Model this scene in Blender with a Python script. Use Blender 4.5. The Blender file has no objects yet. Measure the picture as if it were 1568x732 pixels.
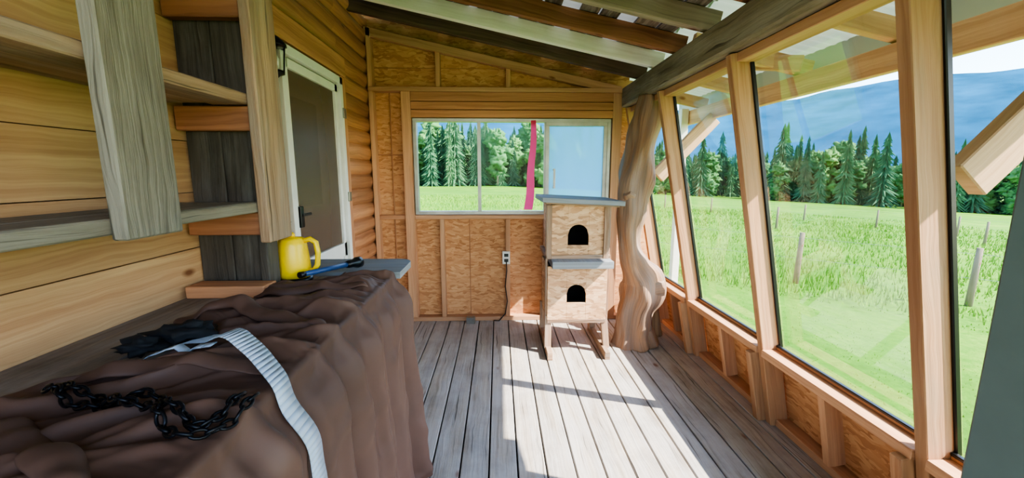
import bpy, math, random, time
from mathutils import Vector, noise, Matrix
from mathutils.bvhtree import BVHTree
random.seed(7)
SC=bpy.context.scene
def lin(h):
    h=h.lstrip('#'); c=[int(h[i:i+2],16)/255 for i in (0,2,4)]
    return tuple([(x/12.92 if x<=.04045 else ((x+.055)/1.055)**2.4) for x in c]+[1])
# ---------------------------------------------------------------- materials
def newmat(name):
    m=bpy.data.materials.new(name); m.use_nodes=True
    nt=m.node_tree; nt.nodes.clear()
    out=nt.nodes.new('ShaderNodeOutputMaterial'); b=nt.nodes.new('ShaderNodeBsdfPrincipled')
    nt.links.new(b.outputs[0],out.inputs[0])
    return m,nt,b,out
class NT:
    def __init__(s,nt): s.nt=nt
    def n(s,t,**k):
        nd=s.nt.nodes.new(t)
        for a,v in k.items(): setattr(nd,a,v)
        return nd
    def l(s,a,b): s.nt.links.new(a,b)
    def math(s,op,a,b=None,clamp=False):
        nd=s.n('ShaderNodeMath',operation=op); nd.use_clamp=clamp
        for i,v in enumerate((a,b)):
            if v is None: continue
            if isinstance(v,(int,float)): nd.inputs[i].default_value=v
            else: s.l(v,nd.inputs[i])
        return nd.outputs[0]
    def mix(s,f,a,b,mode='MIX'):
        nd=s.n('ShaderNodeMix',data_type='RGBA',blend_type=mode)
        for i,v in ((0,f),(6,a),(7,b)):
            if isinstance(v,(int,float)): nd.inputs[i].default_value=v
            elif isinstance(v,tuple): nd.inputs[i].default_value=v
            else: s.l(v,nd.inputs[i])
        return nd.outputs[2]
    def ramp(s,f,stops):
        nd=s.n('ShaderNodeValToRGB'); cr=nd.color_ramp
        while len(cr.elements)<len(stops): cr.elements.new(.5)
        for e,(p,c) in zip(cr.elements,stops):
            e.position=p; e.color=c if isinstance(c,tuple) else (c,c,c,1)
        s.l(f,nd.inputs[0]); return nd.outputs[0]
    def mapping(s,v,sc=(1,1,1),rot=(0,0,0),loc=(0,0,0)):
        nd=s.n('ShaderNodeMapping'); nd.inputs['Scale'].default_value=sc; nd.inputs['Rotation'].default_value=rot; nd.inputs['Location'].default_value=loc
        s.l(v,nd.inputs['Vector']); return nd.outputs[0]
    def noise(s,v,sc,det=4,rough=.55,dist=0,out=0):
        nd=s.n('ShaderNodeTexNoise'); nd.inputs['Scale'].default_value=sc; nd.inputs['Detail'].default_value=det
        nd.inputs['Roughness'].default_value=rough; nd.inputs['Distortion'].default_value=dist
        if v is not None: s.l(v,nd.inputs['Vector'])
        return nd.outputs[out]
    def bump(s,h,st,dist,b):
        nd=s.n('ShaderNodeBump'); nd.inputs['Strength'].default_value=st; nd.inputs['Distance'].default_value=dist
        s.l(h,nd.inputs['Height']); s.l(nd.outputs[0],b.inputs['Normal'])
def wood(name,light,dark,knot='#6a3a1c',gray=None,grayamt=0.0,var=.3,rough=.7,knots=True,bump=.25,darkgrime=0.0):
    m,nt,b,out=newmat(name); N=NT(nt)
    uv=N.n('ShaderNodeTexCoord').outputs['UV']
    warp=N.noise(N.mapping(uv,(2,5,1)),1.0,3)
    sep=N.n('ShaderNodeSeparateXYZ'); N.l(uv,sep.inputs[0])
    vv=N.math('ADD',sep.outputs[1],N.math('MULTIPLY',warp,.07))
    cmb=N.n('ShaderNodeCombineXYZ'); N.l(sep.outputs[0],cmb.inputs[0]); N.l(vv,cmb.inputs[1])
    g1=N.noise(N.mapping(cmb.outputs[0],(1.2,60,1)),1.0,5,.65)
    g2=N.noise(N.mapping(cmb.outputs[0],(.8,13,1)),1.0,2,.5)
    g=N.math('ADD',N.math('MULTIPLY',g1,.55),N.math('MULTIPLY',g2,.5))
    col=N.ramp(g,[(.36,lin(dark)),(.66,lin(light))])
    rn=N.n('ShaderNodeAttribute'); rn.attribute_name='rnd'
    r=rn.outputs['Fac']
    br=N.math('ADD',N.math('MULTIPLY',r,var*1.2),1-var*.75)
    cb=N.n('ShaderNodeCombineColor')
    for i in range(3): N.l(br,cb.inputs[i])
    col=N.mix(1.0,col,cb.outputs[0],'MULTIPLY')
    if gray:
        gm=N.noise(N.mapping(uv,(1.5,8,1)),1.3,5,.65)
        f=N.ramp(gm,[(max(0,.62-grayamt*.5),0.0),(max(.05,.8-grayamt*.45),min(1,.35+grayamt*.6))])
        col=N.mix(f,col,lin(gray))
    if knots:
        kv=N.mapping(cmb.outputs[0],(3.2,7,1))
        vd=N.n('ShaderNodeTexVoronoi'); vd.inputs['Scale'].default_value=1; N.l(kv,vd.inputs['Vector'])
        sc=N.n('ShaderNodeSeparateColor'); N.l(vd.outputs['Color'],sc.inputs[0])
        sel=N.math('GREATER_THAN',sc.outputs[0],.62)
        kk=N.ramp(vd.outputs['Distance'],[(.05,1.0),(.13,0.0)])
        f=N.math('MULTIPLY',N.math('MULTIPLY',kk,sel),.85)
        col=N.mix(f,col,lin(knot))
    if bump>=.4:
        ck=N.noise(N.mapping(cmb.outputs[0],(1.6,70,1)),1.0,3,.5)
        f=N.ramp(ck,[(.30,.75),(.38,0.0)])
        col=N.mix(f,col,lin('#2c241d'))
    if darkgrime>0:
        gn=N.noise(N.n('ShaderNodeTexCoord').outputs['Object'],3.5,6,.7)
        f=N.ramp(gn,[(.45,0.0),(.75,darkgrime)])
        col=N.mix(f,col,lin('#2a221c'))
    N.l(col,b.inputs['Base Color']); b.inputs['Roughness'].default_value=rough
    b.inputs['Specular IOR Level'].default_value=.25
    N.bump(g1,bump,.01,b)
    return m
def plain(name,c,rough=.5,metal=0,var=.12,scale=8,bump=0.05,spec=.4):
    m,nt,b,out=newmat(name); N=NT(nt)
    o=N.n('ShaderNodeTexCoord').outputs['Object']
    nz=N.noise(o,scale,5,.6)
    base=lin(c); d=tuple([x*(1-var*2) for x in base[:3]]+[1]); li=tuple([min(1,x*(1+var)) for x in base[:3]]+[1])
    N.l(N.ramp(nz,[(.3,d),(.7,li)]),b.inputs['Base Color'])
    b.inputs['Roughness'].default_value=rough; b.inputs['Metallic'].default_value=metal
    b.inputs['Specular IOR Level'].default_value=spec
    if bump: N.bump(nz,bump,.01,b)
    return m
def osb(name,cols=('#a26c44','#c48c60','#d6a476')):
    m,nt,b,out=newmat(name); N=NT(nt)
    o=N.n('ShaderNodeTexCoord').outputs['Object']
    sp=N.n('ShaderNodeSeparateXYZ'); N.l(o,sp.inputs[0])
    cmb=N.n('ShaderNodeCombineXYZ'); N.l(N.math('ADD',sp.outputs[0],sp.outputs[1]),cmb.inputs[0]); N.l(sp.outputs[2],cmb.inputs[1])
    v0=cmb.outputs[0]
    wn=N.noise(v0,5,3,.6,out=1)
    vm=N.n('ShaderNodeVectorMath',operation='MULTIPLY_ADD'); N.l(wn,vm.inputs[0]); vm.inputs[1].default_value=(.09,.09,0); N.l(v0,vm.inputs[2])
    v=vm.outputs[0]
    c=None
    for k,(rot,sx,sy) in enumerate([(.5,13,46),(-.7,16,50),(1.5,13,40),(.05,12,44),(2.3,18,60)]):
        vd=N.n('ShaderNodeTexVoronoi'); vd.inputs['Scale'].default_value=1
        N.l(N.mapping(v,(sx,sy,1),(0,0,rot),(k*3.3,k*1.7,0)),vd.inputs['Vector'])
        s=N.n('ShaderNodeSeparateColor'); N.l(vd.outputs['Color'],s.inputs[0])
        if c is None: c=s.outputs[0]
        else:
            sel=N.math('GREATER_THAN',s.outputs[1],.62)
            mx=N.n('ShaderNodeMix',data_type='FLOAT'); N.l(sel,mx.inputs[0]); N.l(c,mx.inputs[2]); N.l(s.outputs[0],mx.inputs[3]); c=mx.outputs[0]
    nz=N.noise(v,3,5)
    cc=N.math('ADD',N.math('MULTIPLY',c,.7),N.math('MULTIPLY',nz,.45))
    N.l(N.ramp(cc,[(.12,lin(cols[0])),(.5,lin(cols[1])),(1.0,lin(cols[2]))]),b.inputs['Base Color'])
    b.inputs['Roughness'].default_value=.75; b.inputs['Specular IOR Level'].default_value=.2
    N.bump(c,.15,.003,b)
    return m
M={}
M['pine']=wood('pine_plank','#dab080','#ac7c54',var=.3,rough=.55)
M['log']=wood('log_siding','#c48c64','#926042',var=.3,rough=.5)
M['stud']=wood('stud_lumber','#d2a27c','#ae7c5a',var=.25)
M['post']=wood('post_lumber','#ca9c76','#a0704e',gray='#907c68',grayamt=.2,var=.2)
M['header']=wood('header_lumber','#ca9068','#9e6a48',var=.2)
M['beam']=wood('weathered_beam','#94866f','#5c5040',gray='#a39b8c',grayamt=.4,var=.2,bump=.5)
M['grayboard']=wood('weathered_gray_board','#8f8272','#50463c',gray='#978d80',grayamt=.5,var=.15,bump=.8)
M['brownboard']=wood('weathered_brown_board','#b8967a','#7a5c46',gray='#9d9083',grayamt=.35,var=.2,bump=.7)
M['darkboard']=wood('dark_barn_board','#5c534a','#2e2a26',gray='#6b6761',grayamt=.3,var=.3,bump=.6)
M['floor']=wood('deck_board','#bcb0a2','#8a7e72',gray='#b0acaa',grayamt=.5,var=.25,rough=.6,bump=.4,darkgrime=.3)
M['counter']=wood('counter_board','#9d8b78','#6a594a',gray='#958d88',grayamt=.4,var=.15,darkgrime=.5,bump=.3)
M['bluetop']=wood('table_top_gray','#95989b','#6c6b69',gray='#89909a',grayamt=.4,var=.1,knots=False)
M['ceil']=wood('ceiling_board_dark','#8a7a6e','#463a32',gray='#b0a8a0',grayamt=.3,var=.7,bump=.5)
M['rafdark']=wood('rafter_dark','#78604e','#45362c',var=.3)
M['rafwhite']=wood('rafter_whitewashed','#f8f3ea','#e2dace',var=.02,knots=False,darkgrime=.08)
M['rafbrown']=wood('rafter_brown','#ae7656','#7a4e38',var=.25)
M['rafgray']=wood('rafter_gray','#b5a390','#7f7062',var=.25)
M['eave']=wood('eave_lumber','#d8b08a','#b08662',gray='#9a8c7c',grayamt=.15,var=.2)
M['osb']=osb('osb_panel')
M['osbcat']=osb('osb_weathered',('#8c6a50','#c4966e','#dcb690'))
M['log2']=wood('tree_trunk_wood','#b88c68','#74523c',gray='#84756a',grayamt=.5,var=.05,rough=.55,bump=.6,knots=True)
M['bark']=wood('stump_wood','#b08c66','#705440',gray='#8c7c6c',grayamt=.35,var=.05)
M['white']=plain('white_paint','#dedbd2',.5,var=.04)
M['alu']=plain('aluminium_frame','#b9b6ab',.4,.3)
M['black']=plain('black_plastic','#0e0e10',.35)
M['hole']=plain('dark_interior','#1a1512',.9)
M['yellow']=plain('yellow_plastic','#f2c800',.3,var=.04)
M['blue']=plain('blue_handle','#2d4a78',.35)
M['chain']=plain('black_chain_metal','#15161c',.35,.6,bump=0)
M['tarp']=plain('brown_tarp_fabric','#5b4136',.6,var=.1,scale=4,bump=.08,spec=.3)
M['tarpflap']=plain('pale_blue_tarp_fabric','#b4bfce',.5,var=.05)
M['blackcloth']=plain('black_cloth','#17171a',.8)
M['greendoor']=plain('gray_green_door_paint','#59625e',.5,var=.05)
M['innerdoor']=plain('inner_door_paint','#a8988a',.5,var=.05)
M['iron']=plain('black_iron','#14130f',.4,.5)
M['steel']=plain('steel','#9c9c98',.3,.9)
M['fpost']=wood('fence_post_wood','#8d8068','#5a4f40',var=.3)
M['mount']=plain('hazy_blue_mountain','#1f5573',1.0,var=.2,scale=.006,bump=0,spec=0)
def mixtrans(name,base,trans,fac,rough=.4):
    m,nt,b,out=newmat(name); N=NT(nt)
    b.inputs['Base Color'].default_value=lin(base); b.inputs['Roughness'].default_value=rough
    t=N.n('ShaderNodeBsdfTranslucent'); t.inputs[0].default_value=lin(trans)
    mx=N.n('ShaderNodeMixShader'); mx.inputs[0].default_value=fac
    N.l(b.outputs[0],mx.inputs[1]); N.l(t.outputs[0],mx.inputs[2]); N.l(mx.outputs[0],out.inputs[0]); return m
M['pink']=mixtrans('pink_flagging','#f0487c','#f8487c',.7)
M['roof']=mixtrans('translucent_corrugated_roof','#a8b0a4','#a2aa9c',.15)
M['tin']=mixtrans('pale_corrugated_roof_panel','#a8a8a4','#b0b0aa',.07)
def glassmat(name,tint=(1,1,1,1),refl=1.0):
    m,nt,b,out=newmat(name); N=NT(nt)
    nt.nodes.remove(b)
    tr=N.n('ShaderNodeBsdfTransparent'); tr.inputs[0].default_value=tint
    gl=N.n('ShaderNodeBsdfGlossy'); gl.inputs['Roughness'].default_value=.02
    fr=N.n('ShaderNodeFresnel'); fr.inputs[0].default_value=1.35
    mx=N.n('ShaderNodeMixShader'); N.l(N.math('MULTIPLY',fr.outputs[0],refl),mx.inputs[0])
    N.l(tr.outputs[0],mx.inputs[1]); N.l(gl.outputs[0],mx.inputs[2]); N.l(mx.outputs[0],out.inputs[0]); return m
def hazemat(name,tint,haze,fac,trans=True):
    m,nt,b,out=newmat(name); N=NT(nt)
    tr=N.n('ShaderNodeBsdfTransparent'); tr.inputs[0].default_value=tint
    b.inputs['Base Color'].default_value=lin(haze); b.inputs['Roughness'].default_value=.35; src=b.outputs[0]
    if trans:
        t=N.n('ShaderNodeBsdfTranslucent'); t.inputs[0].default_value=lin(haze)
        m2=N.n('ShaderNodeMixShader'); m2.inputs[0].default_value=.85; N.l(src,m2.inputs[1]); N.l(t.outputs[0],m2.inputs[2]); src=m2.outputs[0]
    mx=N.n('ShaderNodeMixShader'); mx.inputs[0].default_value=fac
    N.l(tr.outputs[0],mx.inputs[1]); N.l(src,mx.inputs[2]); N.l(mx.outputs[0],out.inputs[0]); return m
M['glass']=glassmat('window_glass',(.98,.99,.985,1),.16)
M['screen']=hazemat('door_screen_mesh',(.8,.75,.7,1),'#7a6858',.5,False)
M['film']=hazemat('frosted_blue_window_film',(.75,.9,1,1),'#aadcff',.62)
def grassmat():
    m,nt,b,out=newmat('meadow_grass'); N=NT(nt)
    o=N.n('ShaderNodeTexCoord').outputs['Object']
    a=N.noise(o,.35,6,.65); c=N.noise(o,9,6,.75); e=N.noise(o,.06,3,.5)
    f=N.math('ADD',N.math('MULTIPLY',a,.5),N.math('MULTIPLY',c,.42))
    f=N.math('ADD',f,N.math('MULTIPLY',e,.2))
    N.l(N.ramp(f,[(.38,lin('#335a12')),(.56,lin('#4e7a1e')),(.78,lin('#789434'))]),b.inputs['Base Color'])
    b.inputs['Roughness'].default_value=.9; b.inputs['Specular IOR Level'].default_value=.1
    N.bump(c,.4,.06,b); return m
M['grass']=grassmat()
def leaf(name,c1,c2,sc=1.5):
    m,nt,b,out=newmat(name); N=NT(nt)
    g=N.n('ShaderNodeTexCoord').outputs['Object']
    oi=N.n('ShaderNodeObjectInfo').outputs['Random']
    nz=N.noise(g,sc,5,.7)
    f=N.math('ADD',N.math('MULTIPLY',nz,.7),N.math('MULTIPLY',oi,.35))
    N.l(N.ramp(f,[(.3,lin(c1)),(.75,lin(c2))]),b.inputs['Base Color'])
    b.inputs['Roughness'].default_value=.85; b.inputs['Specular IOR Level'].default_value=.1; return m
M['conifer']=leaf('conifer_foliage','#2c4f3a','#50764a')
M['decid']=leaf('deciduous_foliage','#35603a','#5c8446')
M['blade']=leaf('grass_blades','#4e8022','#769a34',3)
# ---------------------------------------------------------------- builder
class B:
    def __init__(s,name,mats):
        s.name=name; s.mats=mats; s.v=[]; s.f=[]; s.mi=[]; s.uv=[]; s.r=[]; s.sm=[]
    def quadface(s,idx,uvs,m,r,sm=False):
        s.f.append(idx); s.uv.append(uvs); s.mi.append(m); s.r.append(r); s.sm.append(sm)
    def beam(s,p0,p1,w,h,m=0,up=(0,0,1),r=None):
        p0=Vector(p0);p1=Vector(p1);d=(p1-p0);L=d.length;d.normalize()
        side=d.cross(Vector(up)).normalized(); u=side.cross(d).normalized()
        o=len(s.v); r=random.random() if r is None else r
        for p in (p0,p1):
            for a,b_ in ((-1,-1),(1,-1),(1,1),(-1,1)):
                s.v.append(p+side*(a*w/2)+u*(b_*h/2))
        ou=random.random()*20; ov=random.random()*20
        per=[0,w,w+h,2*w+h,2*w+2*h]
        for i in range(4):
            j=(i+1)%4
            a,b_=per[i]+ov,per[i+1]+ov
            s.quadface([o+i,o+j,o+4+j,o+4+i],[(ou,a),(ou,b_),(ou+L,b_),(ou+L,a)],m,r)
        s.quadface([o+3,o+2,o+1,o],[(ou,ov),(ou+.02,ov),(ou+.02,ov+h),(ou,ov+h)],m,r*.8)
        s.quadface([o+4,o+5,o+6,o+7],[(ou,ov),(ou+.02,ov),(ou+.02,ov+h),(ou,ov+h)],m,r*.8)
    def box(s,x0,x1,y0,y1,z0,z1,m=0,r=None):
        dx,dy,dz=x1-x0,y1-y0,z1-z0; cx,cy,cz=(x0+x1)/2,(y0+y1)/2,(z0+z1)/2
        if dy>=dx and dy>=dz: s.beam((cx,y0,cz),(cx,y1,cz),dx,dz,m,r=r)
        elif dx>=dz: s.beam((x0,cy,cz),(x1,cy,cz),dy,dz,m,r=r)
        else: s.beam((cx,cy,z0),(cx,cy,z1),dx,dy,m,up=(0,1,0),r=r)
    def tube(s,pts,rad,n=16,m=0,nz=0,seed=0,cap=True,r=.5,sq=None):
        pts=[Vector(p) for p in pts]; o=len(s.v); k=len(pts); L=0; prev=None
        for i,p in enumerate(pts):
            t=(pts[min(i+1,k-1)]-pts[max(i-1,0)]).normalized()
            ref=Vector((0,1,0)) if abs(t.y)<.9 else Vector((1,0,0))
            if prev is None: a=t.cross(ref).normalized()
            else:
                a=(prev-t*prev.dot(t)).normalized()
            prev=a
            b_=t.cross(a).normalized()
            if i: L+=(p-pts[i-1]).length
            for j in range(n):
                an=2*math.pi*j/n
                rr=rad[i]
                if nz:
                    tw=an+L*1.3
                    rr*=1+nz*noise.noise(Vector((math.cos(an)*1.3+seed,math.sin(an)*1.3,L*4)))+nz*.5*noise.noise(Vector((math.cos(tw)*3+seed,math.sin(tw)*3,L*3)))
                s.v.append(p+(a*math.cos(an)+b_*math.sin(an))*rr)
        LL=0
        for i in range(k-1):
            seg=(pts[i+1]-pts[i]).length; c=2*math.pi*max(rad)
            for j in range(n):
                j2=(j+1)%n
                s.quadface([o+i*n+j,o+i*n+j2,o+(i+1)*n+j2,o+(i+1)*n+j],[(LL,c*j/n),(LL,c*(j+1)/n),(LL+seg,c*(j+1)/n),(LL+seg,c*j/n)],m,r,True)
            LL+=seg
        if cap:
            for base,rev in ((o,True),(o+(k-1)*n,False)):
                idx=[base+j for j in range(n)]
                if rev: idx=idx[::-1]
                s.quadface(idx,[(.1*math.cos(2*math.pi*j/n),.1*math.sin(2*math.pi*j/n)) for j in range(n)],m,r)
    def poly(s,pts,m=0,uvs=None,r=.5,sm=False):
        o=len(s.v); s.v+= [Vector(p) for p in pts]
        s.quadface(list(range(o,o+len(pts))),uvs or [(p[0]+p[1],p[2]) for p in pts],m,r,sm)
    def build(s,bevel=0,solid=0,parent=None):
        me=bpy.data.meshes.new(s.name); me.from_pydata([tuple(v) for v in s.v],[],s.f)
        uvl=me.uv_layers.new(name='UVMap')
        i=0
        for fu in s.uv:
            for c in fu: uvl.data[i].uv=c; i+=1
        at=me.attributes.new('rnd','FLOAT','FACE'); at.data.foreach_set('value',s.r)
        me.polygons.foreach_set('material_index',s.mi); me.polygons.foreach_set('use_smooth',s.sm)
        for m in s.mats: me.materials.append(M[m])
        me.update()
        ob=bpy.data.objects.new(s.name,me); SC.collection.objects.link(ob)
        if bevel:
            md=ob.modifiers.new('bevel','BEVEL'); md.width=bevel; md.segments=1; md.limit_method='ANGLE'; md.angle_limit=math.radians(50)
        if solid:
            md=ob.modifiers.new('solid','SOLIDIFY'); md.thickness=solid; md.offset=0
        if parent: ob.parent=parent
        return ob
def smoothpath(pts,rad,sub=5):
    P=[Vector(p) for p in pts]; o=[]; r=[]
    for i in range(len(P)-1):
        p=[P[max(0,i-1)],P[i],P[i+1],P[min(len(P)-1,i+2)]]
        for k in range(sub):
            f=k/sub
            o.append(.5*((2*p[1])+(-p[0]+p[2])*f+(2*p[0]-5*p[1]+4*p[2]-p[3])*f*f+(-p[0]+3*p[1]-3*p[2]+p[3])*f**3)); g=f*f*(3-2*f); r.append(rad[i]*(1-g)+rad[i+1]*g)
    o.append(P[-1]); r.append(rad[-1]); return o,r
def zr(x): return 2.17-.212*(x-1.1)      # rafter underside
XL=-1.16; YF=3.75
Y0=-1.0
CZ=.95
# ---------------------------------------------------------------- tarp (cloth draped over the bench edge, settled with a short cloth simulation)
XE=-.456; YS=-.2; YE=1.775
RT=[(-1,.42),(.3,.45),(.6,.5),(.78,.54),(.86,.42),(.97,.34),(1.08,.32),(1.15,.36),(1.22,.48),(1.28,.42),(1.36,.36),(1.44,.38),(1.50,.46),(1.58,.40),(1.66,.34),(1.74,.24),(3,.2)]
def reach(y):
    for (a,ra),(c,rc) in zip(RT[:-1],RT[1:]):
        if a<=y<=c: k=(y-a)/(c-a); k=k*k*(3-2*k); return ra+(rc-ra)*k
    return .1
nz=lambda a,b_,c: noise.noise(Vector((a,b_,c)))
def pleat(t,c=0):
    n=nz(t*1.7,3.1,c)
    return .78*math.sin(t*2*math.pi/.21+6*n)+.26*math.sin(t*2*math.pi/.09+6*nz(t*3,1,c+4)+1)
def crest(v): return max(0,v)**1.5
def tarp(y,s):
    if s<=0:
        d=-s*reach(y); x=XE-d
        w=min(1,(1+s)/.06)
        yy=y+d*.35+.05*nz(x*4,y*4,1)
        a=nz(x*2.2,yy*9,11); c=nz(x*3+2,yy*13-x*4,17)
        inner=min(1,d/.10)
        fold=inner*(max(0,1-abs(a)*6)*.030+max(0,1-abs(c)*7)*.018)
        rid=crest(pleat(yy))*.045*math.exp(-d/.22)
        return Vector((x,y,CZ+.012+w*(fold+rid)-(.006*(1-min(1,d/.03)))))
    top=CZ+.006+crest(pleat(y+.05*nz(XE*4,y*4,1)))*.045
    dz=s*(top-.02)
    g=min(1,s*7); g=g*g*(3-2*g)
    pl=pleat(y+.05*s+.02*nz(y*3,s*2.5,2),0)*(1-.35*s)+.45*s*pleat(y*.8+.3,6)
    cr_=max(0,1-abs(nz(y*5+s*2,s*4,33))*6)*.010*g
    off=.004+.010*g+.040*s+g*(.028+.034*s)*(pl+.95)+cr_
    return Vector((XE+off,y,top-dz))
NTt=230; S=[-1+i/40 for i in range(41)]+[(i/74) for i in range(1,75)]
ns=len(S)
vs=[tuple(tarp(YS+(YE-YS)*i/NTt,s)) for i in range(NTt+1) for s in S]
fs=[(i*ns+j,i*ns+j+1,(i+1)*ns+j+1,(i+1)*ns+j) for i in range(NTt) for j in range(ns-1)]
me=bpy.data.meshes.new('tarp_rest'); me.from_pydata(vs,[],fs); me.update()
to=bpy.data.objects.new('tarp_rest',me); SC.collection.objects.link(to)
vg=to.vertex_groups.new(name='pin')
vg.add([i*ns+j for i in range(NTt+1) for j in (0,1)],1.0,'REPLACE')
vg.add([j for j in range(ns)],1.0,'REPLACE')
for i in range(4,NTt-2):
    if i%3==0:
        for j in range(6,38,4):
            if vs[i*ns+j][2]>CZ+.036: vg.add([i*ns+j],1.0,'REPLACE')
def colbox(x0,x1,y0,y1,z0,z1):
    v=[(x,y,z) for x in (x0,x1) for y in (y0,y1) for z in (z0,z1)]
    f=[(0,1,3,2),(4,6,7,5),(0,4,5,1),(2,3,7,6),(0,2,6,4),(1,5,7,3)]
    m_=bpy.data.meshes.new('col'); m_.from_pydata(v,[],f); m_.update()
    o=bpy.data.objects.new('col',m_); SC.collection.objects.link(o)
    md=o.modifiers.new('c','COLLISION'); o.collision.thickness_outer=.004; o.collision.cloth_friction=20; o.collision.damping=.5
    return o
cols=[colbox(-1.3,-.474,-.6,1.80,.1,CZ),colbox(-2,2,-2,4,-.2,.002)]
t_=time.time()
V=[Vector(v) for v in vs]
try:
    cm=to.modifiers.new('cloth','CLOTH'); cs=cm.settings
    cs.quality=6; cs.mass=.25; cs.tension_stiffness=20; cs.compression_stiffness=20; cs.shear_stiffness=8; cs.bending_stiffness=1.2; cs.air_damping=2
    cs.tension_damping=8; cs.compression_damping=8; cs.shear_damping=8; cs.bending_damping=.8
    cs.vertex_group_mass='pin'; cs.shrink_min=-.02; cs.shrink_max=-.02
    cc=cm.collision_settings; cc.use_collision=True; cc.distance_min=.006; cc.collision_quality=3; cc.use_self_collision=False
    cm.point_cache.frame_start=1; cm.point_cache.frame_end=60
    for f in range(1,31): SC.frame_set(f)
    dg=bpy.context.evaluated_depsgraph_get()
    res=bpy.data.meshes.new_from_object(to.evaluated_get(dg))
    V2=[v.co.copy() for v in res.vertices]
    if max(v.z for v in V2)<CZ+.2 and max(v.x for v in V2)<0 and max(v.y for v in V2)<2.1:
        for i in range(NTt+1):
            for j,s in enumerate(S):
                k=0 if s<=0 else min(1,s/.08)*.8
                q=i*ns+j; V[q]=V2[q].lerp(Vector(vs[q]),k)
    print('CLOTH zmin',min(v.z for v in V2),'zmax',max(v.z for v in V2),'xmax',max(v.x for v in V2),'ymax',max(v.y for v in V2))
except Exception as e:
    print('CLOTH FAIL',e)
print('CLOTH time',time.time()-t_)
for c in cols: bpy.data.objects.remove(c)
bpy.data.objects.remove(to); SC.frame_set(1)
for v in V:
    if v.x<-.472 and v.y<1.80 and .80<v.z<CZ+.004: v.z=CZ+.004
    v.z=max(v.z,.004)
b=B('brown_tarp',['tarp']); b.v=V
for f in fs: b.quadface(list(f),[(0,0)]*4,0,.5,True)
bvh=BVHTree.FromPolygons([tuple(v) for v in V],fs)
def tz(x,y):
    h=bvh.ray_cast(Vector((x,y,1.5)),Vector((0,0,-1)))
    z=h[0].z if h[0] else CZ
    return max(z,CZ) if x<-.474 else z
def tmax(x,y,r=.012): return max(tz(x+i*r,y+j*r) for i in (-1,0,1) for j in (-1,0,1))
def flap(pts,w,h,seed):
    pts,_=smoothpath([(x,y,0) for x,y in pts],[0]*len(pts),10)
    n=len(pts); prof=[(-.5,-.1),(-.46,.35),(-.30,.75),(-.05,1.0),(.22,.92),(.42,.62),(.50,.30),(.44,.08),(.2,.02)]
    o=len(b.v); k=len(prof)
    for i,p in enumerate(pts):
        t=(pts[min(n-1,i+1)]-pts[max(0,i-1)]).normalized(); sd=Vector((t.y,-t.x,0))
        u=i/(n-1); tap=math.sin(math.pi*min(1,max(0,u)))**.35*.999+.001
        ww=w*(.75+.5*nz(u*4,seed,1))*tap; hh=h*(.8+.6*nz(u*4,seed,7))*tap; sh=.03*nz(u*4,seed,3)
        for (a,c) in prof:
            q=p+sd*(a*ww+sh); zz=tz(min(p.x,-.478),p.y)*.6+.4*tz(min(q.x,-.478),q.y)
            b.v.append(Vector((q.x,q.y,zz+c*hh)))
    for i in range(n-1):
        for j in range(k-1):
            b.quadface([o+i*k+j,o+i*k+j+1,o+(i+1)*k+j+1,o+(i+1)*k+j],[(0,0)]*4,0,.5,True)
flap([(-.99,.80),(-.85,.85),(-.68,.87),(-.50,.86)],.08,.022,1)
flap([(-1.00,.70),(-.86,.64),(-.70,.58),(-.55,.48)],.10,.026,5)
flap([(-1.00,1.22),(-.84,1.24),(-.68,1.20),(-.50,1.13)],.10,.040,2)
flap([(-.95,1.48),(-.80,1.46),(-.66,1.50),(-.50,1.52)],.08,.035,3)
tp=b.build(0)
md=tp.modifiers.new('smooth','SMOOTH'); md.factor=.5; md.iterations=1
md=tp.modifiers.new('sub','SUBSURF'); md.levels=1; md.render_levels=1
bvh=BVHTree.FromPolygons([tuple(v) for v in b.v],b.f)
def tx(y,z):
    h=bvh.ray_cast(Vector((1.0,y,z)),Vector((-1,0,0)))
    return h[0].x if h[0] else XE
# ---------------------------------------------------------------- floor
b=B('floor',['floor','hole'])
x=-1.30
while x<1.66:
    b.box(x,x+.131,Y0,YF+.1,-.035,0.0,0); x+=.139
b.box(-1.3,1.7,Y0,YF+.1,-.16,-.045,1)
b.build(.003)
# ---------------------------------------------------------------- left wall
b=B('wall_left',['pine','log','hole'])
DY0,DY1,DZ=2.24,3.08,2.08
def ztop(): return zr(XL)+.1
z=-.1
hs=[.2,.21,.19,.22,.2]
k=0
while z<ztop():
    h=hs[k%5]; k+=1
    z1=min(z+h,ztop())
    if z1-z>.01:
        cuts=[Y0,.35+random.uniform(-.3,.3),DY0] 
        for a,c in zip(cuts[:-1],cuts[1:]): b.box(XL-.03,XL+random.uniform(-.004,.004),a,c-.002,z+.003,z1,0)
    z+=h
def logcourse(y0,y1,z0,z1,m):
    n=6; o=len(b.v); r=random.random(); ou=random.random()*9
    for yy in (y0,y1):
        for i in range(n+1):
            t=i/n; b.v.append(Vector((XL-.012+.03*math.sin(math.pi*min(1,t*1.0))**.6,yy,z0+(z1-z0)*t)))
    for i in range(n):
        b.quadface([o+i,o+n+1+i,o+n+2+i,o+i+1],[(ou,z0+i*.02),(ou+y1-y0,z0+i*.02),(ou+y1-y0,z0+(i+1)*.02),(ou,z0+(i+1)*.02)],m,r,True)
z=-.1
while z<ztop():
    z1=min(z+.125,ztop())
    logcourse(DY1,YF+.1,z,z1,1)
    if z>=DZ-.02: logcourse(DY0,DY1,z,z1,1)
    z+=.125
b.box(XL-.08,XL-.03,Y0,DY0,-.1,ztop(),2); b.box(XL-.08,XL-.03,DY1,YF+.1,-.1,ztop(),2); b.box(XL-.08,XL-.03,DY0,DY1,DZ,ztop(),2)
b.build()
b=B('trim_door',['header','white'])
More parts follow.
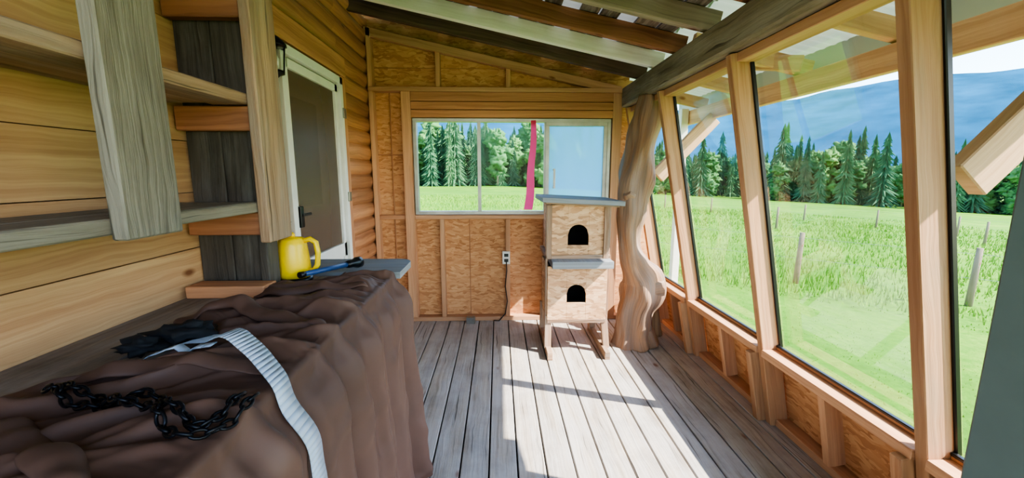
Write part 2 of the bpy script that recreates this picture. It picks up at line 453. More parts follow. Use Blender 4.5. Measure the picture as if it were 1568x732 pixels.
b.box(XL,XL+.035,DY0-.12,DY1+.1,DZ+.02,DZ+.16,0)
b.box(XL,XL+.03,DY1+.01,DY1+.1,0,DZ+.02,0)
b.box(XL+.0,XL+.03,DY0-.1,DY0-.01,0,DZ+.02,0)
b.build(.003)
b=B('door_1',['white','innerdoor','screen','steel','black','hole'])
b.box(XL-.03,XL+.045,DY0,DY0+.05,0,DZ,0); b.box(XL-.03,XL+.045,DY1-.05,DY1,0,DZ,0); b.box(XL-.03,XL+.045,DY0,DY1,DZ-.05,DZ,0)
a0,a1=DY0+.055,DY1-.055
b.box(XL-.005,XL+.025,a0,a0+.045,.02,DZ-.06,0); b.box(XL-.005,XL+.025,a1-.045,a1,.02,DZ-.06,0)
b.box(XL-.005,XL+.025,a0,a1,DZ-.11,DZ-.06,0); b.box(XL-.005,XL+.025,a0,a1,.02,.12,0)
b.box(XL-.005,XL+.025,a0,a1,.80,.90,0); b.box(XL,XL+.012,a0,a1,.12,.80,0)
b.box(XL+.005,XL+.009,a0+.045,a1-.045,.90,DZ-.11,2)
b.box(XL-.075,XL-.05,DY0-.02,DY1+.02,0,DZ,1)
b.box(XL-.05,XL-.045,a0+.12,a1-.2,1.2,1.85,5)
b.box(XL-.08,XL-.03,DY0-.02,DY0,0,DZ,1)
for zz in (.4,1.2,1.8): b.box(XL+.045,XL+.055,DY1-.03,DY1+.02,zz,zz+.07,3)
b.box(XL+.025,XL+.05,a0+.01,a0+.05,1.1,1.22,4); b.beam((XL+.05,a0+.03,1.17),(XL+.05,a0+.13,1.17),.015,.015,4)
b.build(.003)
# ---------------------------------------------------------------- far wall
WX0,WX1,WZ0,WZ1=-.765,1.025,1.03,1.895
def xw(z): return 1.58-.205*z   # slanted wall centre line
b=B('wall_far',['osb'])
yo0,yo1=YF+.085,YF+.10
b.box(XL-.05,WX0,yo0,yo1,-.05,2.12,0)
b.box(WX0,WX1,yo0,yo1,-.05,WZ0,0); b.box(WX0,WX1,yo0,yo1,WZ1,2.12,0)
pts=[(WX1,-.05),(1.66,-.05),(xw(2.12)+.08,2.12),(WX1,2.12)]
def prism(bb,pts,ya,yb,m):
    f=[(p[0],ya,p[1]) for p in pts]; bk=[(p[0],yb,p[1]) for p in pts]
    bb.poly(f,m); bb.poly(bk[::-1],m)
    for i in range(len(pts)):
        j=(i+1)%len(pts); bb.poly([f[j],f[i],bk[i],bk[j]],m)
prism(b,pts,yo0,yo1,0)
prism(b,[(XL-.05,2.12),(1.2,2.12),(1.2,zr(1.2)+.12),(XL-.05,zr(XL-.05)+.12)],yo0,yo1,0)
b.build()
b=B('trim_far_framing',['stud','header'])
yb=YF+.084
b.box(XL+.02,1.5,YF,yb,0,.04,0)
b.box(XL+.02,1.12,YF-.005,yb,2.12,2.16,0)
b.box(XL+.02,XL+.06,YF,yb,.04,2.12,0)
b.box(-.86,-.775,YF,yb,.04,2.12,0)
b.box(1.035,1.12,YF,yb,.04,2.12,0)
b.box(-.775,1.035,YF+.01,yb,WZ0-.045,WZ0-.005,0)
b.box(XL+.06,-.86,YF+.02,yb,WZ0-.045,WZ0-.005,0)
b.box(1.12,1.34,YF+.02,yb,WZ0-.045,WZ0-.005,0)
b.box(XL+.06,-.86,YF+.06,yb,1.57,1.58,1)
for i,(a,c) in enumerate([(WZ1+.005,1.965),(1.97,2.035),(2.04,2.118)]):
    b.box(-.775,1.035,YF-.003*i,yb,a,c,1)
for xx in (-.55,.065,.42,.72): b.box(xx,xx+.042,YF+.01,yb,.04,WZ0-.045,0)
b.box(-.98,-.97,YF+.07,yb,.04,2.12,1); b.box(-.28,-.272,YF+.08,yb+.002,.04,WZ0-.045,1)
for xx in (-.55,.07): b.box(xx,xx+.04,YF+.01,yb,2.16,zr(xx)+.0,0)
b.box(XL+.06,.9,YF+.08,yb+.002,2.33,2.337,1)
b.box(XL+.02,XL+.06,YF,yb,2.16,zr(XL),0)
b.beam((XL,YF+.03,zr(XL)-.03),(1.1,YF+.03,zr(1.1)-.03),.06,.07,0)
b.build(.003)
b=B('window_1',['alu','glass','white','black','film'])
def frame(x0,x1,z0,z1,y0,y1,w,m):
    b.box(x0,x1,y0,y1,z0,z0+w,m); b.box(x0,x1,y0,y1,z1-w,z1,m)
    b.box(x0,x0+w,y0,y1,z0+w,z1-w,m); b.box(x1-w,x1,y0,y1,z0+w,z1-w,m)
frame(WX0+.002,WX1-.002,WZ0+.002,WZ1-.002,YF+.0,YF+.07,.03,0)
b.box(-.19,-.16,YF+.01,YF+.06,WZ0+.03,WZ1-.03,0); b.box(.42,.455,YF+.02,YF+.07,WZ0+.03,WZ1-.03,0)
frame(.43,WX1-.03,WZ0+.03,WZ1-.03,YF+.005,YF+.035,.035,0)
for (a,c,yy,mm) in ((WX0+.03,-.19,YF+.03,1),(-.16,.42,YF+.045,1),(.465,WX1-.065,YF+.018,4)):
    b.box(a,c,yy,yy+.004,WZ0+.03,WZ1-.03,mm)
b.box(.50,.52,YF-.03,YF-.018,1.27,1.45,2); b.box(.50,.52,YF-.02,YF+.018,1.27,1.29,2); b.box(.50,.52,YF-.02,YF+.018,1.43,1.45,2)
b.build(.002)
b=B('pink_flagging_ribbon',['pink'])
n=24; pr=None
for i in range(n+1):
    t=i/n; z=1.875-.80*t; cx=.315-.045*t*t+.006*math.sin(t*9); w=.022+.018*t; yy=YF-.02+.008*math.sin(t*14)
    cur=((cx-w,yy+.01,z),(cx+w,yy-.01,z))
    if pr: b.poly([pr[0],pr[1],cur[1],cur[0]],0,sm=True)
    pr=cur
b.build(0)
# ---------------------------------------------------------------- ceiling / rafters / beam
b=B('ceiling',['ceil'])
x=XL-.1; q=0
while x<1.2:
    w=random.uniform(.11,.15); y=Y0
    while y<YF+.1:
        L=random.uniform(1.2,2.2); y2=min(y+L,YF+.12)
        xm=x+w/2
        b.beam((xm,y,zr(xm)+.130),(xm,y2-.004,zr(xm)+.130),w-.012,.02,0,up=(.21,0,1)); y=y2
    x+=w+(.0 if q%2 else (.05 if x<.1 else .10)); q+=1
b.build()
XEV=1.99
b=B('roof',['tin','roof'])
def corr(x0,x1,y0,y1,m,off=.19):
    n=int((y1-y0)/.02); o=len(b.v)
    for i in range(n+1):
        y=y0+(y1-y0)*i/n; dz=.008*math.sin(y*2*math.pi/.076*.9)
        b.v.append(Vector((x0,y,zr(x0)+off+dz))); b.v.append(Vector((x1,y,zr(x1)+off+dz)))
    for i in range(n):
        b.quadface([o+2*i,o+2*i+1,o+2*i+3,o+2*i+2],[(0,0)]*4,m,.5,True)
corr(XL-.2,1.2,Y0-.2,YF+.9,0); corr(1.19,XEV+.06,Y0-.2,YF+.9,1,.195)
# added strip at the rafter ends, stops sun slipping in above the fascia
b.box(XEV+.028,XEV+.034,Y0-.15,YF+.88,2.0,2.17,1)
b.build()
rl=[(3.42,'rafdark'),(3.08,'rafwhite'),(2.72,'rafbrown'),(2.32,'rafgray'),(1.93,'rafbrown'),(1.55,'rafdark'),(1.15,'rafwhite'),(.75,'rafgray'),(.3,'rafdark'),(-.2,'rafbrown'),(-.7,'rafgray')]
mats=['rafdark','rafwhite','rafbrown','rafgray','eave']
b=B('ceiling_rafters',mats)
for y,m in rl:
    b.beam((XL-.05,y,zr(XL-.05)+.06),(1.2,y,zr(1.2)+.06),.05,.11,mats.index(m))
b.build(.003)
b=B('eave_rafters',['eave'])
for y in (3.95,3.3,2.65,2.0,1.35,.7,0,-.7):
    b.beam((1.22,y,zr(1.22)+.075),(XEV,y,zr(XEV)+.075),.045,.10)
for xx in (1.48,): b.beam((xx,Y0,zr(xx)+.15),(xx,YF+.8,zr(xx)+.15),.07,.03)
for y in (3.0,1.0): b.beam((1.3,y,zr(1.3)+.06),(1.86,y-.45,zr(1.86)+.06),.04,.09)
b.box(1.875,1.92,Y0,YF+.8,1.885,2.015)
for y in (3.62,1.2): b.beam((1.42,y,1.38),(1.895,y,1.89),.05,.13)
b.build(.004)
b=B('ceiling_beam',['beam'])
b.box(1.10,1.26,Y0,YF-.03,1.985,2.155)
b.build(.012)
b=B('porch_post_white',['white'])
b.box(1.80,1.87,4.05,4.12,-.6,zr(1.84)+.02); b.build(.004)
# ---------------------------------------------------------------- slanted right wall
b=B('wall_right',['post','osb','stud','black'])
def P(z,off=0,y=0):
    return Vector((xw(z)+off,y,z))
PY=[3.66,2.94,2.06,1.20,.3,-.65]
for y in PY:
    b.beam(P(0.0,0,y),P(1.985,0,y),.045,.10,0,up=(1,0,0))
    if y<3.5: b.beam(P(0.0,-.05,y+.05),P(.42,-.05,y+.05),.045,.09,0,up=(1,0,0))
for a,c in zip(PY[1:],PY[:-1]):
    ya,yb_=a+.023,c-.023
    b.beam((xw(.45)+.005,ya,.435),(xw(.45)+.005,yb_,.435),.13,.04,2,up=(0,0,1))
    b.beam((xw(.48)+.045,ya,.462),(xw(.48)+.045,yb_,.462),.03,.016,0)
    b.beam((xw(1.93)+.02,ya,1.96),(xw(1.93)+.02,yb_,1.96),.09,.045,2)
    b.beam((xw(.02)+.02,ya,.02),(xw(.02)+.02,yb_,.02),.09,.04,2)
    ym=(ya+yb_)/2+.05
    b.beam(P(.04,0.02,ym),P(.415,.02,ym),.04,.085,2,up=(1,0,0))
    b.poly([(xw(-.05)+.058,ya-.03,-.05),(xw(-.05)+.058,yb_+.03,-.05),(xw(.45)+.058,yb_+.03,.45),(xw(.45)+.058,ya-.03,.45)],1)
    for yy in (ya+.004,yb_-.004): b.beam(P(.47,.05,yy),P(1.94,.05,yy),.012,.02,3,up=(1,0,0))
    b.beam((xw(.48)+.035,ya,.475),(xw(.48)+.035,yb_,.475),.02,.012,3)
b.build(.003)
for a,c in zip(PY[1:],PY[:-1]):
    g=B('window_glass_pane',['glass'])
    g.poly([P(.46,.064,a),P(.46,.064,c),P(1.95,.064,c),P(1.95,.064,a)]); 
    o=g.build(0,.004); o.name='window_%d'%(PY.index(a)+1)
# ---------------------------------------------------------------- tree trunk post
b=B('tree_trunk_post',['log2'])
p,r=smoothpath([(1.17,3.2,1.985),(1.155,3.2,1.85),(1.12,3.19,1.65),(1.09,3.18,1.45),(1.06,3.17,1.28),(1.05,3.17,1.12),(1.045,3.17,.95),(1.06,3.17,.8),(1.10,3.17,.68),(1.16,3.17,.56),(1.16,3.17,.44),(1.125,3.17,.3),(1.11,3.17,.12),(1.12,3.17,0.0)],
 [.105,.115,.11,.115,.125,.115,.095,.09,.108,.145,.155,.132,.14,.17])
b.tube(p,r,36,0,.36,1)
p,r=smoothpath([(1.13,3.16,.50),(1.20,3.15,.49),(1.27,3.14,.50),(1.325,3.13,.505)],[.12,.112,.10,.085])
b.tube(p,r,18,0,.25,4)
p,r=smoothpath([(1.14,3.16,.28),(1.21,3.12,.1),(1.25,3.1,.0)],[.09,.065,.06]); b.tube(p,r,14,0,.3,6)
p,r=smoothpath([(1.06,3.15,1.20),(1.0,3.09,1.24),(.975,3.07,1.26)],[.07,.05,.03]); b.tube(p,r,12,0,.3,9)
b.build()
b=B('wood_stump',['bark'])
p,r=smoothpath([(1.31,3.40,0),(1.31,3.40,.15),(1.30,3.40,.3),(1.31,3.40,.48),(1.31,3.40,.50)],[.125,.105,.10,.11,.095])
b.tube(p,r,20,0,.25,7)
b.build()
# ---------------------------------------------------------------- cat house
b=B('cat_house',['osbcat','bluetop','brownboard','hole'])
def house(x0,x1,y0,y1,z0,z1,hc,hw,hz0,hz1):
    t=.014
    b.box(x0,x0+t,y0+t,y1,z0,z1,0); b.box(x1-t,x1,y0+t,y1,z0,z1,0); b.box(x0,x1,y1-t,y1,z0,z1,0)
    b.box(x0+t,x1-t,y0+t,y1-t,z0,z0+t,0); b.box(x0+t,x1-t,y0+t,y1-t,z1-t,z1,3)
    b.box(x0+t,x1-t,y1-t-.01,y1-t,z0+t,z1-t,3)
    b.box(x0,hc-hw,y0,y0+t,z0,z1,0); b.box(hc+hw,x1,y0,y0+t,z0,z1,0); b.box(hc-hw,hc+hw,y0,y0+t,z0,hz0,0)
    n=14; spring=hz0+(hz1-hz0)*.5
    for i in range(n):
        xa=hc-hw+2*hw*i/n; xb=hc-hw+2*hw*(i+1)/n
        f=lambda x: spring+(hz1-spring)*math.sqrt(max(0,1-((x-hc)/hw)**2))
        za,zb=f(xa),f(xb)
        b.poly([(xa,y0,za),(xb,y0,zb),(xb,y0,z1),(xa,y0,z1)],0); b.poly([(xa,y0,za),(xa,y0+t,za),(xb,y0+t,zb),(xb,y0,zb)],0)
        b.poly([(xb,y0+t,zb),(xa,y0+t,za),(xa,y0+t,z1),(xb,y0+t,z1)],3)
cy0=3.02
house(.375,.835,cy0,3.45,.27,.70,.60,.075,.41,.555)
house(.39,.83,cy0+.03,3.47,.785,1.17,.61,.08,.86,1.02)
b.box(.40,.86,cy0-.09,3.46,.70,.755,1); b.box(.36,.86,cy0+.02,3.48,.755,.785,2)
b.beam((.32,3.23,1.215),(.93,3.23,1.185),.58,.035,1); b.beam((.35,3.23,1.192),(.9,3.23,1.165),.50,.02,2)
for xx in (.385,.825):
    b.beam((xx,cy0+.03,.30),(xx+(.02 if xx>.5 else -.005),cy0-.0,.04),.05,.04,2,up=(0,1,0)); b.beam((xx,3.42,.30),(xx,3.42,.04),.05,.04,2,up=(0,1,0))
    b.box(xx-.02,xx+.02,cy0-.14,3.5,.0,.06,2)
    b.box(xx-.02,xx+.02,cy0+.015,cy0+.045,.755,1.17,2)
b.box(.375,.835,cy0-.005,cy0+.02,.245,.275,2)
b.box(.36,.375,cy0+.02,cy0+.06,.25,1.17,2); b.box(.845,.865,cy0+.05,cy0+.09,.27,1.17,2)
b.build(.002)
# ---------------------------------------------------------------- counter
b=B('workbench_counter',['counter','brownboard'])
xs=[XL+.005,-.93,-.70,-.475]
for a,c in zip(xs[:-1],xs[1:]): b.box(a,c-.003,-.9,1.79,CZ-.04,CZ,0,r=.5)
b.box(-.52,-.485,-.9,1.78,CZ-.14,CZ-.042,1); b.box(XL+.01,XL+.05,-.9,1.78,CZ-.14,CZ-.042,1)
for y in (-.8,.5,1.7):
    for xx in (-.57,XL+.02): b.box(xx,xx+.08,y,y+.08,0,CZ-.04,1)
b.build(.004)
b=B('side_table',['bluetop','brownboard'])
ty0,ty1=1.81,2.11
pl=[(-1.10,ty0),(-.45,ty0)]+[(-.53+.08*math.cos(a),ty1-.08+.08*math.sin(a)) for a in [i*math.pi/2/6 for i in range(7)]]+[(-1.10,ty1)]
top=[(p[0],p[1],.96) for p in pl]; bot=[(p[0],p[1],.93) for p in pl]
b.poly(top,0,[(p[0],p[1]) for p in pl]); b.poly(bot[::-1],0)
for i in range(len(pl)):
    j=(i+1)%len(pl); b.poly([top[j],top[i],bot[i],bot[j]],0)
for (xx,yy) in ((-1.06,1.88),(-.58,1.9),(-1.06,2.04),(-.58,2.02)): b.box(xx,xx+.04,yy,yy+.04,0,.93,1)
b.box(-1.05,-.54,1.90,1.92,.86,.93,1); b.box(-1.05,-.54,2.04,2.06,.86,.93,1)
b.build(.002)
# ---------------------------------------------------------------- shelf unit
XS=-.88
b=B('wall_shelf_unit',['grayboard','brownboard','darkboard','rafbrown'])
for zt in (1.30,1.68,2.06): 
    b.box(XL+.006,XL+.15,-.9,1.50,zt-.035,zt,1 if zt>1.4 else 0); b.box(XL+.152,XS,-.9,1.52,zt-.038,zt,1 if zt>1.4 else 0)
b.box(XS+.002,XS+.04,.935,1.10,1.27-.02,2.55,0)
b.box(XS+.002,XS+.04,1.50,1.66,1.15,2.55,1)
b.box(XS+.002,XS+.04,-.4,-.24,1.25,2.55,0)
for i,(a,c) in enumerate(((XL+.006,-1.03),(-1.028,-.90))):
    b.box(a,c,1.575,1.605,CZ+.002,2.5,2)
b.box(-.915,-.882,1.545,1.625,CZ+.002,1.6,2)
for zt in (1.30,1.68,2.06): b.box(XL+.01,XS,1.525,1.57,zt-.125,zt-.04,3); 
b.build(.004)
b=B('lumber_offcut',['header']); b.box(-1.14,-.86,1.46,1.55,CZ+.001,CZ+.045); b.build(.003)
# ---------------------------------------------------------------- things on the tarp
b=B('pale_blue_tarp_flap',['tarpflap'])  # pale folded flap of the tarp, modelled as a separate ribbon
pts=[]
for i in range(30):
    k=i/29; x=-.80+.345*k; y=1.03-.22*k**1.3; pts.append((Vector((x,y,tmax(x,y,.02)+.006+.015*math.sin(math.pi*min(1,k*1.05)))),Vector((.45*(1-k),1,0)).normalized()))
for i in range(1,60):
    k=i/59; y=.81+.02*k; z=CZ+.005-.85*k; mx=max(tx(y+dt,z) for dt in (-.028,-.014,0,.014,.028)); pts.append((Vector((mx+.006,y,z)),Vector((0,1,0))))
for it in range(4):
    pts=[pts[0]]+[((pts[i-1][0]+pts[i][0]*2+pts[i+1][0])/4,pts[i][1]) for i in range(1,len(pts)-1)]+[pts[-1]]
def ribbon(pts,w_):
    pr=None
    for i,(p,w) in enumerate(pts):
        cur=(p-w*w_,p+w*w_)
        if pr: b.poly([pr[0],pr[1],cur[1],cur[0]],0,sm=True)
        pr=cur
ribbon(pts,.028)
ribbon([(Vector((-.90+.22*i/11,.925+.01*i/11,tmax(-.90+.22*i/11,.925)+.005)),Vector((0,1,0))) for i in range(12)],.013)
b.build(0,.002)
b=B('crumpled_black_bag',['blackcloth'])
def blob(b,c,r,seed,m=0,amp=.4):
    n1,n2=18,12; o=len(b.v)
    for i in range(n2+1):
        th=math.pi*i/n2
        for j in range(n1):
            ph=2*math.pi*j/n1; d=Vector((math.sin(th)*math.cos(ph),math.sin(th)*math.sin(ph),math.cos(th)))
            k=1+amp*noise.noise(d*2.2+Vector((seed,0,0))); b.v.append(Vector(c)+Vector((d.x*r[0]*k,d.y*r[1]*k,d.z*r[2]*k)))
    for i in range(n2):
        for j in range(n1):
            j2=(j+1)%n1; b.quadface([o+i*n1+j,o+(i+1)*n1+j,o+(i+1)*n1+j2,o+i*n1+j2],[(0,0)]*4,m,.5,True)
blob(b,(-.84,1.06,CZ+.03),(.07,.05,.025),1,0,.9); blob(b,(-.90,.99,CZ+.025),(.05,.035,.018),5,0,.9)
b.build()
b=B('black_chain',['chain'])
cp=[(-.88,.77),(-.80,.735),(-.72,.715),(-.64,.70),(-.57,.66),(-.52,.625),(-.49,.64),(-.475,.69),(-.47,.735)]
def cr(k):
    k*=len(cp)-1; i=min(int(k),len(cp)-2); f=k-i
    p=[Vector(cp[max(0,min(len(cp)-1,i+q))]) for q in (-1,0,1,2)]
    return .5*((2*p[1])+(-p[0]+p[2])*f+(2*p[0]-5*p[1]+4*p[2]-p[3])*f*f+(-p[0]+3*p[1]-3*p[2]+p[3])*f**3)
def torus(c,d,side,R=.0085,r=.003,st=1.5):
    up=d.cross(side); o=len(b.v); n1,n2=12,6
    for i in range(n1):
        a=2*math.pi*i/n1; ce=c+d*(math.cos(a)*R*st)+side*(math.sin(a)*R*.75); ra=(d*math.cos(a)+side*math.sin(a)).normalized()
        for j in range(n2):
            e=2*math.pi*j/n2; b.v.append(ce+ra*(r*math.cos(e))+up*(r*math.sin(e)))
    for i in range(n1):
        for j in range(n2):
            b.quadface([o+i*n2+j,o+((i+1)%n1)*n2+j,o+((i+1)%n1)*n2+(j+1)%n2,o+i*n2+(j+1)%n2],[(0,0)]*4,0,.5,True)
def tz2(x,y):
    h=bvh.ray_cast(Vector((x,y,1.5)),Vector((0,0,-1))); z=h[0].z if h[0] else CZ
    return max(z,CZ+.004) if x<-.47 else z
cl=[cr(i/400) for i in range(401)]; acc=[0]
for i in range(400): acc.append(acc[-1]+(cl[i+1]-cl[i]).length)
for row in range(2):
    st=.0185; n_=int(acc[-1]/st); ch=[]
    for i in range(n_+1):
        s_=i*st; k=next(j for j,a in enumerate(acc) if a>=s_ or j==400)/400
        p=cr(k); d2=(cr(min(1,k+.01))-cr(max(0,k-.01))).normalized(); sd=Vector((-d2.y,d2.x))
        p=p+sd*((row-.5)*.022+.004*math.sin(i*.9+row*2))
        z=max(tz2(p.x+a*.012,p.y+c*.012) for a in (-1,0,1) for c in (-1,0,1))+.009
        ch.append(Vector((p.x,p.y,z)))
    for i in range(len(ch)-1):
        c=(ch[i]+ch[i+1])/2; d=(ch[i+1]-ch[i]).normalized(); sd=d.cross(Vector((0,0,1))).normalized(); up=sd.cross(d)
        an=.75 if i%2 else -.75
        torus(c,d,sd*math.cos(an)+up*math.sin(an),.0095,.0032,1.45)
b.build()
# ---------------------------------------------------------------- kettle
b=B('yellow_kettle',['yellow','black','steel'])
kx,ky=-.865,1.70
def lathe(b,cx,cy,prof,m,n=28):
    o=len(b.v)
    for (r,z) in prof:
        for j in range(n): a=2*math.pi*j/n; b.v.append(Vector((cx+r*math.cos(a),cy+r*math.sin(a),z)))
    for i in range(len(prof)-1):
        for j in range(n):
            j2=(j+1)%n; b.quadface([o+i*n+j,o+i*n+j2,o+(i+1)*n+j2,o+(i+1)*n+j],[(0,0)]*4,m,.5,True)
z0=CZ+.002
lathe(b,kx,ky,[(0,z0),(.066,z0),(.07,z0+.004),(.068,z0+.02),(.0,z0+.021)],1)
lathe(b,kx,ky,[(0,z0+.021),(.064,z0+.022),(.066,z0+.04),(.062,z0+.10),(.056,z0+.155),(.05,z0+.178),(.042,z0+.186),(0,z0+.19)],0)
lathe(b,kx,ky,[(0,z0+.188),(.012,z0+.189),(.014,z0+.20),(.008,z0+.208),(0,z0+.209)],0)
b.tube([(kx+.045,ky,z0+.172),(kx+.075,ky,z0+.18),(kx+.098,ky,z0+.165),(kx+.104,ky,z0+.12),(kx+.098,ky,z0+.07),(kx+.08,ky,z0+.045),(kx+.055,ky,z0+.05)],[.011]*7,10,0)
b.tube([(kx-.045,ky,z0+.14),(kx-.07,ky-.01,z0+.165),(kx-.082,ky-.012,z0+.178)],[.02,.014,.011],10,0)
b.tube([(kx-.02,ky+.03,z0+.18),(kx-.03,ky+.03,z0+.23),(kx-.01,ky+.03,z0+.25)],[.002]*3,6,2)
b.build()
b=B('flashlight',['blue','black'])
p0=Vector((-.78,1.60,CZ+.055)); p1=Vector((-.66,1.90,CZ+.04)); d=(p1-p0)
b.tube([p0,p0+d*.75],[.011,.012],14,0); b.tube([p0+d*.73,p0+d*.78,p0+d*.86,p0+d*.93,p0+d],[.014,.018,.018,.026,.026],16,1); b.tube([p0-d*.06,p0+d*.01],[.013,.013],14,1)
b.build()
# ---------------------------------------------------------------- lantern
b=B('wall_lantern',['iron','glass','white'])
lx,ly,lz=XL+.035,2.10,1.93
b.box(XL+.001,XL+.015,ly-.04,ly+.04,lz-.06,lz+.12,0)
b.tube([(XL+.01,ly,lz+.10),(lx+.03,ly,lz+.14),(lx+.055,ly,lz+.12)],[.006]*3,8,0)
lathe(b,lx+.055,ly,[(0,lz+.13),(.02,lz+.12),(.055,lz+.085),(.055,lz+.078),(0,lz+.078)],0,8)
lathe(b,lx+.055,ly,[(.045,lz+.078),(.034,lz-.04)],1,8)
lathe(b,lx+.055,ly,[(.0,lz-.035),(.038,lz-.035),(.036,lz-.05),(.012,lz-.06),(0,lz-.075)],0,8)
lathe(b,lx+.055,ly,[(0,lz-.03),(.012,lz-.02),(.016,lz+.02),(0,lz+.045)],2,10)
for j in range(6):
    a=j*math.pi/3; c,s_=math.cos(a),math.sin(a)
    b.tube([(lx+.055+.047*c,ly+.047*s_,lz+.08),(lx+.055+.036*c,ly+.036*s_,lz-.04)],[.003,.003],6,0)
b.build()
b=B('wall_outlet',['white','black'])
b.box(.035,.105,YF-.006,YF+.009,.56,.68,0); b.box(.05,.09,YF-.009,YF-.005,.58,.61,1); b.box(.05,.09,YF-.009,YF-.005,.63,.66,1)
b.tube([(.07,YF-.01,.59),(.075,YF-.02,.5),(.06,YF-.02,.35),(.08,YF-.02,.2),(.06,YF-.03,.08),(.0,YF-.04,.012),(-.05,YF-.03,.012)],[.005]*7,8,1)
b.build()
b=B('junction_box',['steel']); b.box(-.31,-.23,YF-.08,YF-.02,0.001,.06); b.box(-.30,-.24,YF-.082,YF-.079,.012,.05); b.build(.004)
# ---------------------------------------------------------------- open gray door at right
b=B('gray_green_open_door',['greendoor','steel'])
D0=Vector((.965,.72,0)); D1=Vector((1.22,-.05,0)); dd=(D1-D0).normalized()
mid=(D0+D1)/2; L=(D1-D0).length
b.beam((mid.x,mid.y,.01),(mid.x,mid.y,1.97),.04,L,0,up=tuple(dd))
nrm=Vector((-dd.y,dd.x,0))*-1
for (za,zb_) in ((.15,.85),(1.0,1.8)):
    c=mid+nrm*.022; b.beam((c.x,c.y,za),(c.x,c.y,zb_),.01,L*.7,0,up=tuple(dd))
b.build(.003)
# ---------------------------------------------------------------- exterior
def G(x,y): return -.5-.045*max(x-1,0)*(1 if x<90 else 90/x)-.003*y
def GN(x,y): return G(x,y)+(.25*noise.noise(Vector((x*.05,y*.05,0))) if math.hypot(x,y)>8 else 0)
b=B('ground_meadow',['grass'])
xsn=[-150,-100,-60,-30,-15,-6,-2,0,1.5,3,5,8,12,18,25,35,50,70,90,120,160,220]; ysn=[-60,-30,-15,-5,0,3,6,10,15,22,30,45,60,80,100,130,180,240]
for x in xsn:
    for y in ysn: b.v.append(Vector((x,y,GN(x,y))))
ny=len(ysn)
for i in range(len(xsn)-1):
    for j in range(ny-1):
        a=i*ny+j; b.quadface([a,a+ny,a+ny+1,a+1],[(0,0)]*4,0,.5,True)
b.build()
b=B('tall_grass',['blade'])
for i in range(60000):
    r=3+36*random.random()**1.2; az=math.radians(random.uniform(-22,78)); x=r*math.sin(az); y=r*math.cos(az)
    if x<2.4 and y<4.6: continue
    den=noise.noise(Vector((x*.3,y*.3,0)))
    far=(x*.6+y*.8)>8.2
    h=(.035 if not far else .07+.15*max(0.1,.6+den))*random.uniform(.5,1.1); w=.005+r*.0006; a=random.random()*3.14; g=GN(x,y)-.015
    lx_,ly_=random.uniform(-.4,.4)*h,random.uniform(-.4,.4)*h
    o=len(b.v); c,s_=math.cos(a)*w,math.sin(a)*w
    b.v+= [Vector((x-c,y-s_,g)),Vector((x+c,y+s_,g)),Vector((x+lx_,y+ly_,g+h))]
    b.quadface([o,o+1,o+2],[(0,0)]*3,0,.5)
b.build()
fence=bpy.data.objects.new('field_fence',None); SC.collection.objects.link(fence)
fb=B('fence_posts',['fpost','steel'])
fp=[(.6,11.6),(2.3,10.3),(4.0,8.9),(5.8,7.5),(7.65,6.1),(9.5,4.7)]
fp2=[(4+2.0*i,36-1.9*i+.5*math.sin(i*2)) for i in range(17)]
for x,y in fp+fp2+[(12,17),(15,13),(10,22),(19,15)]:
    g=GN(x,y); fb.tube([(x,y,g-.2),(x+.02,y,g+.5),(x+.03,y,g+.95)],[.05,.045,.04],10,0,.1,x)
for L_ in (fp,fp2):
  for h in (.45,.85):
    for (a,c) in zip(L_[:-1],L_[1:]): fb.tube([(a[0],a[1],GN(*a)+h),(c[0],c[1],GN(*c)+h)],[.003,.003],5,1,cap=False)
fb.build(parent=fence)
forest=bpy.data.objects.new('conifer_forest',None); SC.collection.objects.link(forest)
def conifer(seed):
    rs=random.Random(seed); b=B('conifer_tree_mesh',['conifer','fpost'])
    b.tube([(0,0,0),(0,0,10)],[.18,.03],6,1)
    L=26; R=rs.uniform(1.3,2.1)
    for i in range(L):
        h=.7+9.6*i/L; r=R*(1-i/L)**.75*rs.uniform(.6,1.25)+.12; n=13; o=len(b.v)
        b.v.append(Vector((0,0,h+.8)))
        for j in range(n*2):
            a=math.pi*j/n+rs.random()*.15; rr=r*(rs.uniform(.6,1.25) if j%2==0 else rs.uniform(.25,.5)); b.v.append(Vector((rr*math.cos(a),rr*math.sin(a),h-(.35*rr if j%2==0 else 0)+rs.uniform(-.15,.15))))
        for j in range(n*2):
            b.quadface([o,o+1+j,o+1+(j+1)%(n*2)],[(0,0)]*3,0,.5)
    return b.build()
def decid(seed):
    rs=random.Random(seed); b=B('deciduous_tree_mesh',['decid','fpost'])
    b.tube([(0,0,0),(0,0,4)],[.2,.1],6,1)
    for i in range(26):
        a=rs.random()*6.3; h=rs.uniform(1.2,8); r=(1-abs(h-4)/5)*2.0*rs.random(); k=rs.uniform(.4,.95)
        blob(b,(r*math.cos(a),r*math.sin(a),h),(k,k,k*.9),rs.random()*50,0,1.4)
    return b.build()
protos=[conifer(i) for i in range(5)]+[decid(i) for i in range(3)]
meshes=[p.data for p in protos]
for p in protos: bpy.data.objects.remove(p)
rs=random.Random(11)
for i in range(980):
    az=math.radians(rs.uniform(-28,75)); d=rs.uniform(72,125)
    x,y=d*math.sin(az),d*math.cos(az)
    me=meshes[rs.randrange(5)] if rs.random()<.55 else meshes[5+rs.randrange(3)]
    o=bpy.data.objects.new('tree',me); SC.collection.objects.link(o); o.parent=forest
    o.location=(x,y,G(x,y)-.3); s=rs.uniform(.6,1.02)*(1.2 if az<.25 else .96)*(1.0 if me in meshes[:5] else .98)
    if rs.random()<.10: s*=1.3
    o.scale=(s*.95,s*.95,s); o.rotation_euler=(0,0,rs.random()*6.28)
b=B('mountain_range',['mount'])
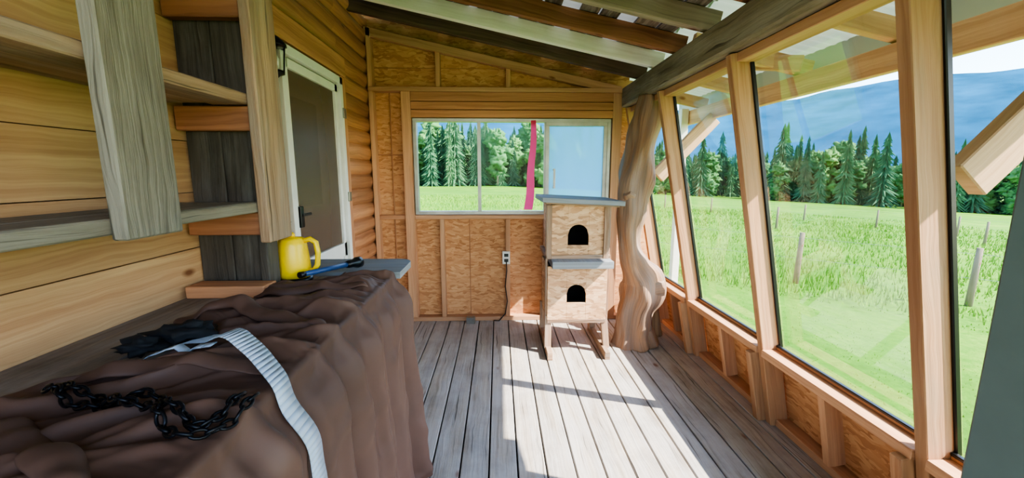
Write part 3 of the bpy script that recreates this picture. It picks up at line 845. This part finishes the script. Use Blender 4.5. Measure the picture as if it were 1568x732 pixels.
NA=160
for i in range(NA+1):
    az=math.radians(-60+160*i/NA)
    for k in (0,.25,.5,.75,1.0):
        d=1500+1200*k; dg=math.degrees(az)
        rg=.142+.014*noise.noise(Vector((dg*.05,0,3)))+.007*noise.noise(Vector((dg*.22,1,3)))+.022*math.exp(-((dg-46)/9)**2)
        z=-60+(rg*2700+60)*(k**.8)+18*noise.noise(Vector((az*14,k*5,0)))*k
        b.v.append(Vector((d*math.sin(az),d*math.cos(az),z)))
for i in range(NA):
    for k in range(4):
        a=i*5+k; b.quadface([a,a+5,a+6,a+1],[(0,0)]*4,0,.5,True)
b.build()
# ---------------------------------------------------------------- light
w=bpy.data.worlds.new('World'); SC.world=w; w.use_nodes=True; nt=w.node_tree; nt.nodes.clear()
out=nt.nodes.new('ShaderNodeOutputWorld'); bg=nt.nodes.new('ShaderNodeBackground'); sky=nt.nodes.new('ShaderNodeTexSky')
sky.sky_type='NISHITA'; sky.sun_disc=False; sky.sun_elevation=math.radians(42); sky.sun_rotation=math.radians(112); sky.air_density=1.0; sky.dust_density=.4; sky.ozone_density=1.2
nt.links.new(sky.outputs[0],bg.inputs[0]); bg.inputs[1].default_value=.46; nt.links.new(bg.outputs[0],out.inputs[0])
sd=bpy.data.lights.new('sun','SUN'); sd.energy=10; sd.angle=math.radians(.55); sd.color=(1,.94,.86)
so=bpy.data.objects.new('sun',sd); SC.collection.objects.link(so); so.rotation_euler=Vector((-1.0,.40,-1)).to_track_quat('-Z','Y').to_euler(); so.location=(8,-4,9)
# ---------------------------------------------------------------- camera
cd=bpy.data.cameras.new('camera'); cam=bpy.data.objects.new('camera',cd); SC.collection.objects.link(cam)
cd.sensor_width=36; cd.lens=36*650/1645; cd.clip_start=.02; cd.clip_end=6000
cam.location=(0,0,1.4); cam.rotation_euler=(math.radians(90-9.1),0,math.radians(-1.9))
SC.camera=cam
SC.view_settings.view_transform='AgX'
SC.view_settings.look='AgX - Medium High Contrast'
SC.view_settings.exposure=1.45
